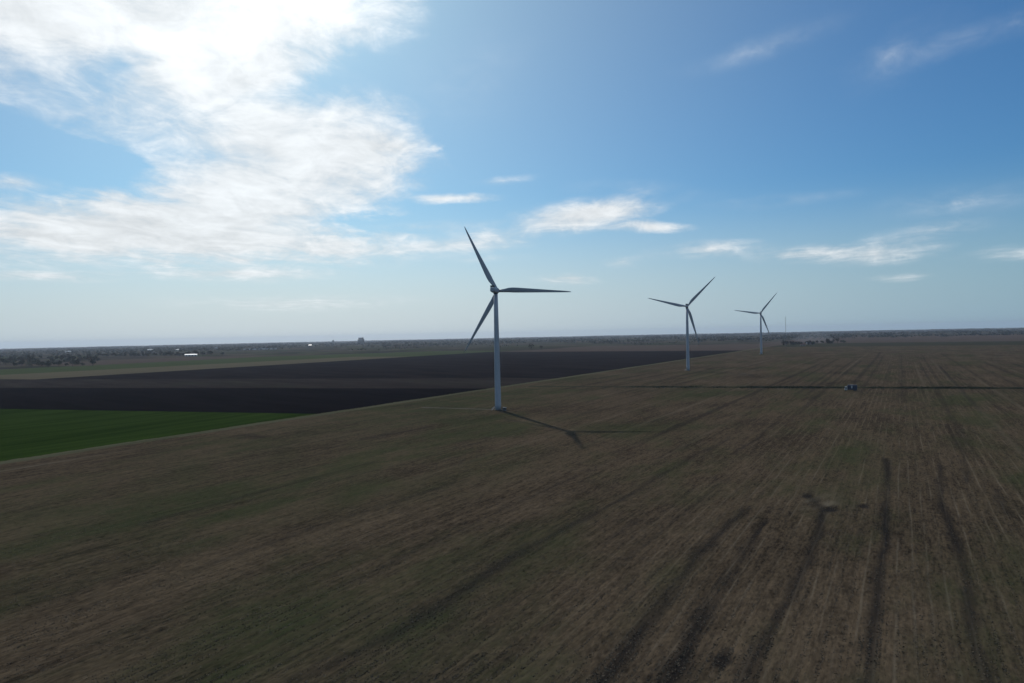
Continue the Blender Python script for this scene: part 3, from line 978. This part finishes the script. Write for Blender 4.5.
# ------------------------------------------------------------------ trees
def make_tree(seed, h, spread, leaf, mat, sparse=False, col=0.34):
    """tapered trunk with limbs; crown of many small leaf-clump faces"""
    r = random.Random(seed)
    root = empty('tree', (0, 0, 0))
    bm = bmesh.new()
    th = h * col
    add_rod(bm, (0, 0, -0.4), (0, 0, th), h * 0.028, 7, h * 0.018)
    top = Vector((0, 0, th))
    add_rod(bm, top, (0.1, 0, h * 0.82), h * 0.018, 6, h * 0.005)
    tips = []
    for k_ in range(9):
        a = k_ * 2.4 + r.uniform(-0.4, 0.4)
        z0 = th * r.uniform(0.8, 1.0) + h * 0.04 * k_
        ln = spread * r.uniform(0.55, 0.95)
        e = Vector((math.cos(a) * ln, math.sin(a) * ln, min(z0 + h * r.uniform(0.12, 0.35), h * 0.93)))
        add_rod(bm, (0, 0, min(z0, h * 0.8)), e, h * 0.011, 5, h * 0.003)
        tips.append(e)
    obj('trunk', bm, M['bark'], root)
    V, F = [], []
    lobes = [(e, spread * r.uniform(0.32, 0.5)) for e in tips] + [(Vector((r.uniform(-.2, .2) * spread, r.uniform(-.2, .2) * spread, h * 0.84)), spread * 0.42), (Vector((0, 0, h * 0.66)), spread * 0.5)]
    per = 9 if sparse else 20
    for c, rad in lobes:
        for _ in range(per):
            d = Vector((r.gauss(0, 1), r.gauss(0, 1), r.gauss(0, 0.8))).normalized() * rad * r.uniform(0.35, 1.1)
            p_ = c + d
            ax = Vector((r.gauss(0, 1), r.gauss(0, 1), r.gauss(0, 1))).normalized()
            bx = ax.orthogonal().normalized()
            s_ = leaf * r.uniform(0.6, 1.3)
            b0 = len(V)
            for (i, j) in ((-1, -.6), (.3, -1), (1, .5), (-.4, 1)):
                V.append(p_ + ax * i * s_ + bx * j * s_ * 0.8)
            F.append((b0, b0 + 1, b0 + 2, b0 + 3))
    me = bpy.data.meshes.new('crown')
    me.from_pydata(V, [], F)
    link_mesh('crown', me, mat, root)
    return root

protos = [make_tree(1, 13, 5.0, 1.0, M['foliage']), make_tree(2, 10, 4.6, 0.95, M['foliage'], col=0.25),
          make_tree(3, 15, 4.2, 1.0, M['foliage_brown'], col=0.3), make_tree(4, 14, 5.0, 0.95, M['foliage_brown'], True, col=0.34)]
used = [False] * 4
def plant(kind, x, y, s, label, group):
    if not used[kind]:
        o = protos[kind]
        used[kind] = True
    else:
        o = copy_tree(protos[kind])
    o.location = at(x, y, -0.6)
    o.scale = (s * RNG.uniform(0.85, 1.2),) * 2 + (s,)
    o.rotation_euler = (0, 0, RNG.uniform(0, 6.28))
    return tag(o, label, 'tree', group)

def bil(quad, s, t):
    q = np.array(quad, float)
    return (1 - s) * (1 - t) * q[0] + (1 - s) * t * q[1] + s * t * q[2] + s * (1 - t) * q[3]

# two lone trees beyond the ploughed land
plant(3, 70, 2500, 1.75, 'larger of two lone bare trees beyond the dark ploughed field', None)
plant(3, 108, 2520, 1.1, 'smaller of two lone bare trees beyond the dark ploughed field', None)
# tree belt at far left
def belt_label(s_, t_):
    d = 'along the near edge' if s_ < 0.25 else 'in the near half' if s_ < 0.5 else 'in the far half' if s_ < 0.75 else 'along the far edge'
    e = 'by the photo edge' if t_ < 0.34 else 'in mid width' if t_ < 0.67 else 'at its right end'
    return f'dark tree {d} of the far-left tree belt, {e}'
def hedge_label(i):
    z = ['at the left end of', 'in the left part of', 'in the middle of', 'in the right part of', 'nearest the barn in'][min(4, i // 14)]
    return f'dark tree {z} the hedge row left of the long white barn'
for i in range(165):
    s_, t_ = RNG.uniform(0, 1) ** 1.0, RNG.uniform(0, 1)
    x, y = bil([(-1400, 1640), (-1010, 1690), (-1640, 2700), (-2250, 2900)], s_, t_)
    plant(int(RNG.choice([0, 1, 2], p=[.45, .35, .2])), x + RNG.normal(0, 15), y + RNG.normal(0, 15), RNG.uniform(0.8, 1.35),
          belt_label(s_, t_), 'trees in the far-left belt')
# looser hedge row to the right of it
for i in range(70):
    t_ = i / 69
    x = -1800 + t_ * 620 + RNG.normal(0, 12)
    y = 2930 - t_ * 230 + RNG.normal(0, 40)
    plant(int(RNG.choice([0, 1, 2])), x, y, RNG.uniform(0.9, 1.45), hedge_label(i), 'trees left of the white barn')
# clumps behind the middle turbine
for (x, y, n, wh) in [(953, 3559, 3, 'just right of the middle turbine'), (990, 3491, 2, 'second to the right of the middle turbine'), (1055, 3456, 3, 'midway between the middle and farthest turbines'),
                      (1140, 3453, 5, 'left of the farthest turbine'), (1200, 3500, 4, 'nearest the farthest turbine')]:
    for _ in range(n):
        plant(int(RNG.choice([0, 1])), x + RNG.normal(0, 14), y + RNG.normal(0, 20), RNG.uniform(1.0, 1.6),
              'dark tree of the far clump ' + wh, 'trees behind the middle turbine')
# farmstead shelter belt right of the mast
for i in range(34):
    t_ = RNG.uniform(0, 1)
    plant(int(RNG.choice([0, 1, 2])), 930 + 330 * t_ + RNG.normal(0, 10), 2330 + 270 * t_ + RNG.normal(0, 30), RNG.uniform(0.7, 1.3),
          'dark tree in the %s of the shelter belt right of the mast' % ('left end' if t_ < .25 else 'left half' if t_ < .5 else 'right half' if t_ < .75 else 'right end'), 'trees right of the mast')
for (x, y, n, sc, wh) in [(2135, 4275, 7, 1.2, 'above the truck'), (2966, 5288, 9, 1.5, 'just right of the one above the truck'), (3657, 4935, 6, 1.4, 'at the right photo edge'),
                          (3400, 4700, 4, 1.2, 'second from the right photo edge'), (2500, 4300, 4, 1.0, 'low in the reddish field at right')]:
    for _ in range(n):
        plant(int(RNG.choice([0, 1])), x + RNG.normal(0, 32), y + RNG.normal(0, 25), sc * RNG.uniform(0.7, 1.1),
              'dark tree of the far horizon clump ' + wh, 'far trees on the right')

# distant woods and hedgerows that read as one mass
def woods(name, label, n_rows, rmin, rmax, amin, amax, seed, trees_per_km=55, hmin=6, hmax=14, mat='foliage'):
    r = np.random.default_rng(seed)
    P, S = [], []
    for _ in range(n_rows):
        rad = math.exp(r.uniform(math.log(rmin), math.log(rmax)))
        a = R_(r.uniform(amin, amax))
        ln = r.uniform(0.15, 0.9) * rad * 0.16
        ori = TH + (0 if r.random() < 0.4 else math.pi / 2 - 0.2) + r.normal(0, 0.08)
        m = max(4, int(ln / 1000 * trees_per_km))
        tt = r.uniform(-0.5, 0.5, m) * ln
        depth = r.normal(0, 1, m) * (12 if r.random() < 0.65 else 60)
        x = rad * math.sin(a) + tt * math.sin(ori) + depth * math.cos(ori)
        y = rad * math.cos(a) + tt * math.cos(ori) - depth * math.sin(ori)
        P.append(np.stack([x, y], -1))
        S.append(r.uniform(hmin, hmax, m))
    P = np.concatenate(P)
    S = np.concatenate(S)
    n = len(P)
    # every tree a loose bunch of 7 tilted leaf clumps
    K = 7
    off = r.normal(0, 1, (n, K, 3)) * np.array([0.32, 0.32, 0.22])
    off[:, :, 2] = np.abs(off[:, :, 2]) * 1.4 + 0.18
    ctr = off * S[:, None, None]
    ctr[:, :, 0] += P[:, None, 0]
    ctr[:, :, 1] += P[:, None, 1]
    ctr[:, :, 2] += (-(P[:, 0] ** 2 + P[:, 1] ** 2) / (2 * EARTH) - 0.7)[:, None]
    a1 = r.normal(0, 1, (n, K, 3))
    a1 /= np.linalg.norm(a1, axis=-1, keepdims=True)
    a2 = np.cross(a1, r.normal(0, 1, (n, K, 3)))
    a2 /= np.linalg.norm(a2, axis=-1, keepdims=True)
    sz = (S[:, None] * r.uniform(0.22, 0.42, (n, K)))[..., None]
    V = np.stack([ctr - a1 * sz, ctr + a2 * sz * .8, ctr + a1 * sz, ctr - a2 * sz * .9], 2).reshape(-1, 3)
    F = np.arange(len(V)).reshape(-1, 4)
    o = np_mesh(name, V, F, M[mat])
    tag(o, label, 'woodland', kind='stuff')
woods('distant_woodland', 'dark blue-grey belt of far-off woods and hedges along the horizon', 620, 4200, 24000, -52, 52, 21, 45, 8, 18)
woods('far_hedgerow', 'thin dark far-off hedgerows between the distant fields', 40, 3300, 5200, -50, 50, 22, 60, 5, 9)

# ------------------------------------------------------------------ far farm buildings
def shed(name, label, cat, x, y, L, W, Hh, rz, wall, roof, doors=2, group=None, ridge=0.28):
    t = empty(name, at(x, y, -0.7), rz)
    tag(t, label, cat, group)
    wm = bmesh.new()
    l2, w2 = L / 2, W / 2
    zr = Hh + W * ridge
    a = [wm.verts.new(p_) for p_ in ((-l2, -w2, 0), (l2, -w2, 0), (l2, w2, 0), (-l2, w2, 0))]
    b_ = [wm.verts.new(p_) for p_ in ((-l2, -w2, Hh), (l2, -w2, Hh), (l2, w2, Hh), (-l2, w2, Hh))]
    g0, g1 = wm.verts.new((-l2, 0, zr)), wm.verts.new((l2, 0, zr))
    for i in range(4):
        j = (i + 1) % 4
        if i == 1:
            wm.faces.new((a[1], a[2], b_[2], g1, b_[1]))
        elif i == 3:
            wm.faces.new((a[3], a[0], b_[0], g0, b_[3]))
        else:
            wm.faces.new((a[i], a[j], b_[j], b_[i]))
    obj('wall', wm, wall, t)
    for s_ in (-1, 1):
        rm = bmesh.new()
        o_ = 0.5
        k_ = (w2 + o_) / w2
        e = [(-l2 - o_, s_ * w2 * k_, zr - (zr - Hh) * k_ + 0.1), (l2 + o_, s_ * w2 * k_, zr - (zr - Hh) * k_ + 0.1), (l2 + o_, 0, zr + 0.1), (-l2 - o_, 0, zr + 0.1)]
        lo_ = [rm.verts.new(p_) for p_ in e]
        hi_ = [rm.verts.new((p_[0], p_[1], p_[2] + 0.2)) for p_ in e]
        rm.faces.new(lo_)
        rm.faces.new(hi_[::-1])
        for i in range(4):
            rm.faces.new((lo_[i], hi_[i], hi_[(i + 1) % 4], lo_[(i + 1) % 4]))
        bmesh.ops.recalc_face_normals(rm, faces=rm.faces)
        obj('roof', rm, roof, t)
    for i in range(doors):
        cx_ = -l2 + L * (i + 0.5) / doors
        dw = min(2.2, L * 0.12)
        obj('door', box((cx_ - dw, -w2 - 0.12, 0.0), (cx_ + dw, -w2 - 0.01, min(Hh * 0.8, 4.2)), 0.0), M['dark_metal'], t)
    return t

shed('barn', 'long low white barn, the brightest building on the left horizon', 'barn', -1266, 2690, 44, 18, 5.5, R_(23), M['white_wall'], M['white_sheet'], 4, ridge=0.15)
shed('barn', 'white barn at the far end of the hedge row, left of the brightest barn', 'barn', -2602, 4908, 34, 18, 8, R_(22), M['white_wall'], M['white_sheet'], 2, ridge=0.15)
shed('barn', 'small white barn on the horizon just above the long bright barn', 'barn', -2238, 4560, 24, 16, 7, R_(22), M['white_wall'], M['white_sheet'], 2, ridge=0.15)
shed('barn', 'faint pale barn on the left horizon right of the long bright barn', 'barn', -2171, 4992, 30, 18, 6, R_(20), M['concrete'], M['film'], 2)
shed('barn', 'small white barn on the horizon left of the grain elevator', 'barn', -1710, 5780, 26, 18, 8, R_(22), M['white_wall'], M['white_sheet'], 2, ridge=0.15)
shed('barn', 'pale barn on the far-left horizon above the crowded tree belt', 'barn', -3084, 4742, 34, 18, 8, R_(22), M['white_wall'], M['white_sheet'], 2, ridge=0.15)
shed('farmhouse', 'small pale farmhouse half hidden in the crowded far-left tree belt', 'house', -1620, 2313, 12, 9, 4.5, R_(35), M['white_wall'], M['red_roof'], 1)
shed('polytunnel', 'very long pale polytunnel below the horizon, right of the long bright barn', 'greenhouse', -1541, 4175, 190, 14, 2.5, R_(20), M['white_wall'], M['film'], 6, ridge=0.3)
shed('farmhouse', 'low farmhouse among the shelter belt right of the lattice mast', 'house', 984, 2311, 16, 9, 4, R_(-20), M['concrete'], M['red_roof'], 2)
shed('barn', 'grey barn among the shelter belt right of the lattice mast', 'barn', 1070, 2450, 26, 13, 5, R_(-15), M['concrete'], M['galv'], 2)

def elevator(x, y, label, n, rad, h, head):
    t = empty('grain_elevator', at(x, y, -0.7), R_(12))
    tag(t, label, 'silo')
    for i in range(n):
        m = Matrix.Translation(((i - (n - 1) / 2) * rad * 2.02, 0, 0))
        s_ = obj('silo', lathe([(rad, 0), (rad, h), (rad * 0.97, h + 0.3)], 20, m), M['concrete'], t, True)
        obj('cap', lathe([(rad * 1.02, h + 0.3), (rad * 0.3, h + rad * 0.35), (0.3, h + rad * 0.38)], 20, m), M['galv'], s_)
    hw = n * rad * 0.8
    obj('head_house', box((-hw, -rad * 0.4, h + rad * 0.4), (hw, rad * 0.4, h + head), 0.2), M['concrete'], t)
    obj('lift_tower', box((hw * 0.6, -rad * 1.6, 0), (hw * 0.6 + rad * 0.9, -rad * 1.02, h + head + 4), 0.2), M['concrete'], t)
elevator(-1502, 6792, 'dark block of grain silos rising above the horizon, left of centre', 5, 6.5, 48, 16)
elevator(-2150, 8204, 'small grain silo pair on the horizon left of the big silo block', 2, 6, 34, 10)

# ------------------------------------------------------------------ haze
hz = bpy.data.materials.new('haze_air')
hz.use_nodes = True
t = NT(hz.node_tree)
pv = t.new('ShaderNodeVolumePrincipled')
pv.inputs['Color'].default_value = (0.74, 0.845, 1.0, 1)
pv.inputs['Density'].default_value = 3.4e-5
pv.inputs['Anisotropy'].default_value = 0.35
ho = t.new('ShaderNodeOutputMaterial')
t.t.links.new(pv.outputs[0], ho.inputs['Volume'])
try:
    hz.cycles.homogeneous_volume = True
except Exception:
    pass
o = obj('haze', box((-29000, -29000, -70), (29000, 29000, 165)), hz)
tag(o, 'thin pale blue haze over the whole plain', 'haze', kind='stuff')

# faint dust hanging over the farm track right of the mast
dm_ = bpy.data.materials.new('dust')
dm_.use_nodes = True
t = NT(dm_.node_tree)
pv = t.new('ShaderNodeVolumePrincipled')
pv.inputs['Color'].default_value = (0.85, 0.87, 0.9, 1)
pv.inputs['Density'].default_value = 0.0016
ho = t.new('ShaderNodeOutputMaterial')
t.t.links.new(pv.outputs[0], ho.inputs['Volume'])
bm = bmesh.new()
bmesh.ops.create_icosphere(bm, subdivisions=3, radius=1.0)
rd = random.Random(4)
ph = [rd.uniform(0, 6.28) for _ in range(6)]
for v in bm.verts:
    c = v.co
    k = 1 + 0.22 * math.sin(3 * c.x + ph[0]) * math.cos(2 * c.y + ph[1]) + 0.12 * math.sin(7 * c.x + 4 * c.z + ph[2])
    v.co = Vector((c.x * 85 * k, c.y * 60 * k, c.z * 15 * k * (1.15 + 0.5 * c.x)))
o = obj('dust_haze', bm, dm_, None, True)
o.location = at(1160, 2640, 19)
o.rotation_euler = (0, 0, R_(-22))
tag(o, 'faint pale dust drifting above the farm right of the lattice mast', 'dust', kind='stuff')

# ------------------------------------------------------------------ render
scene.render.engine = 'CYCLES'
scene.cycles.volume_bounces = 2
scene.cycles.filter_width = 1.5
scene.render.resolution_x = 1024
scene.render.resolution_y = 683
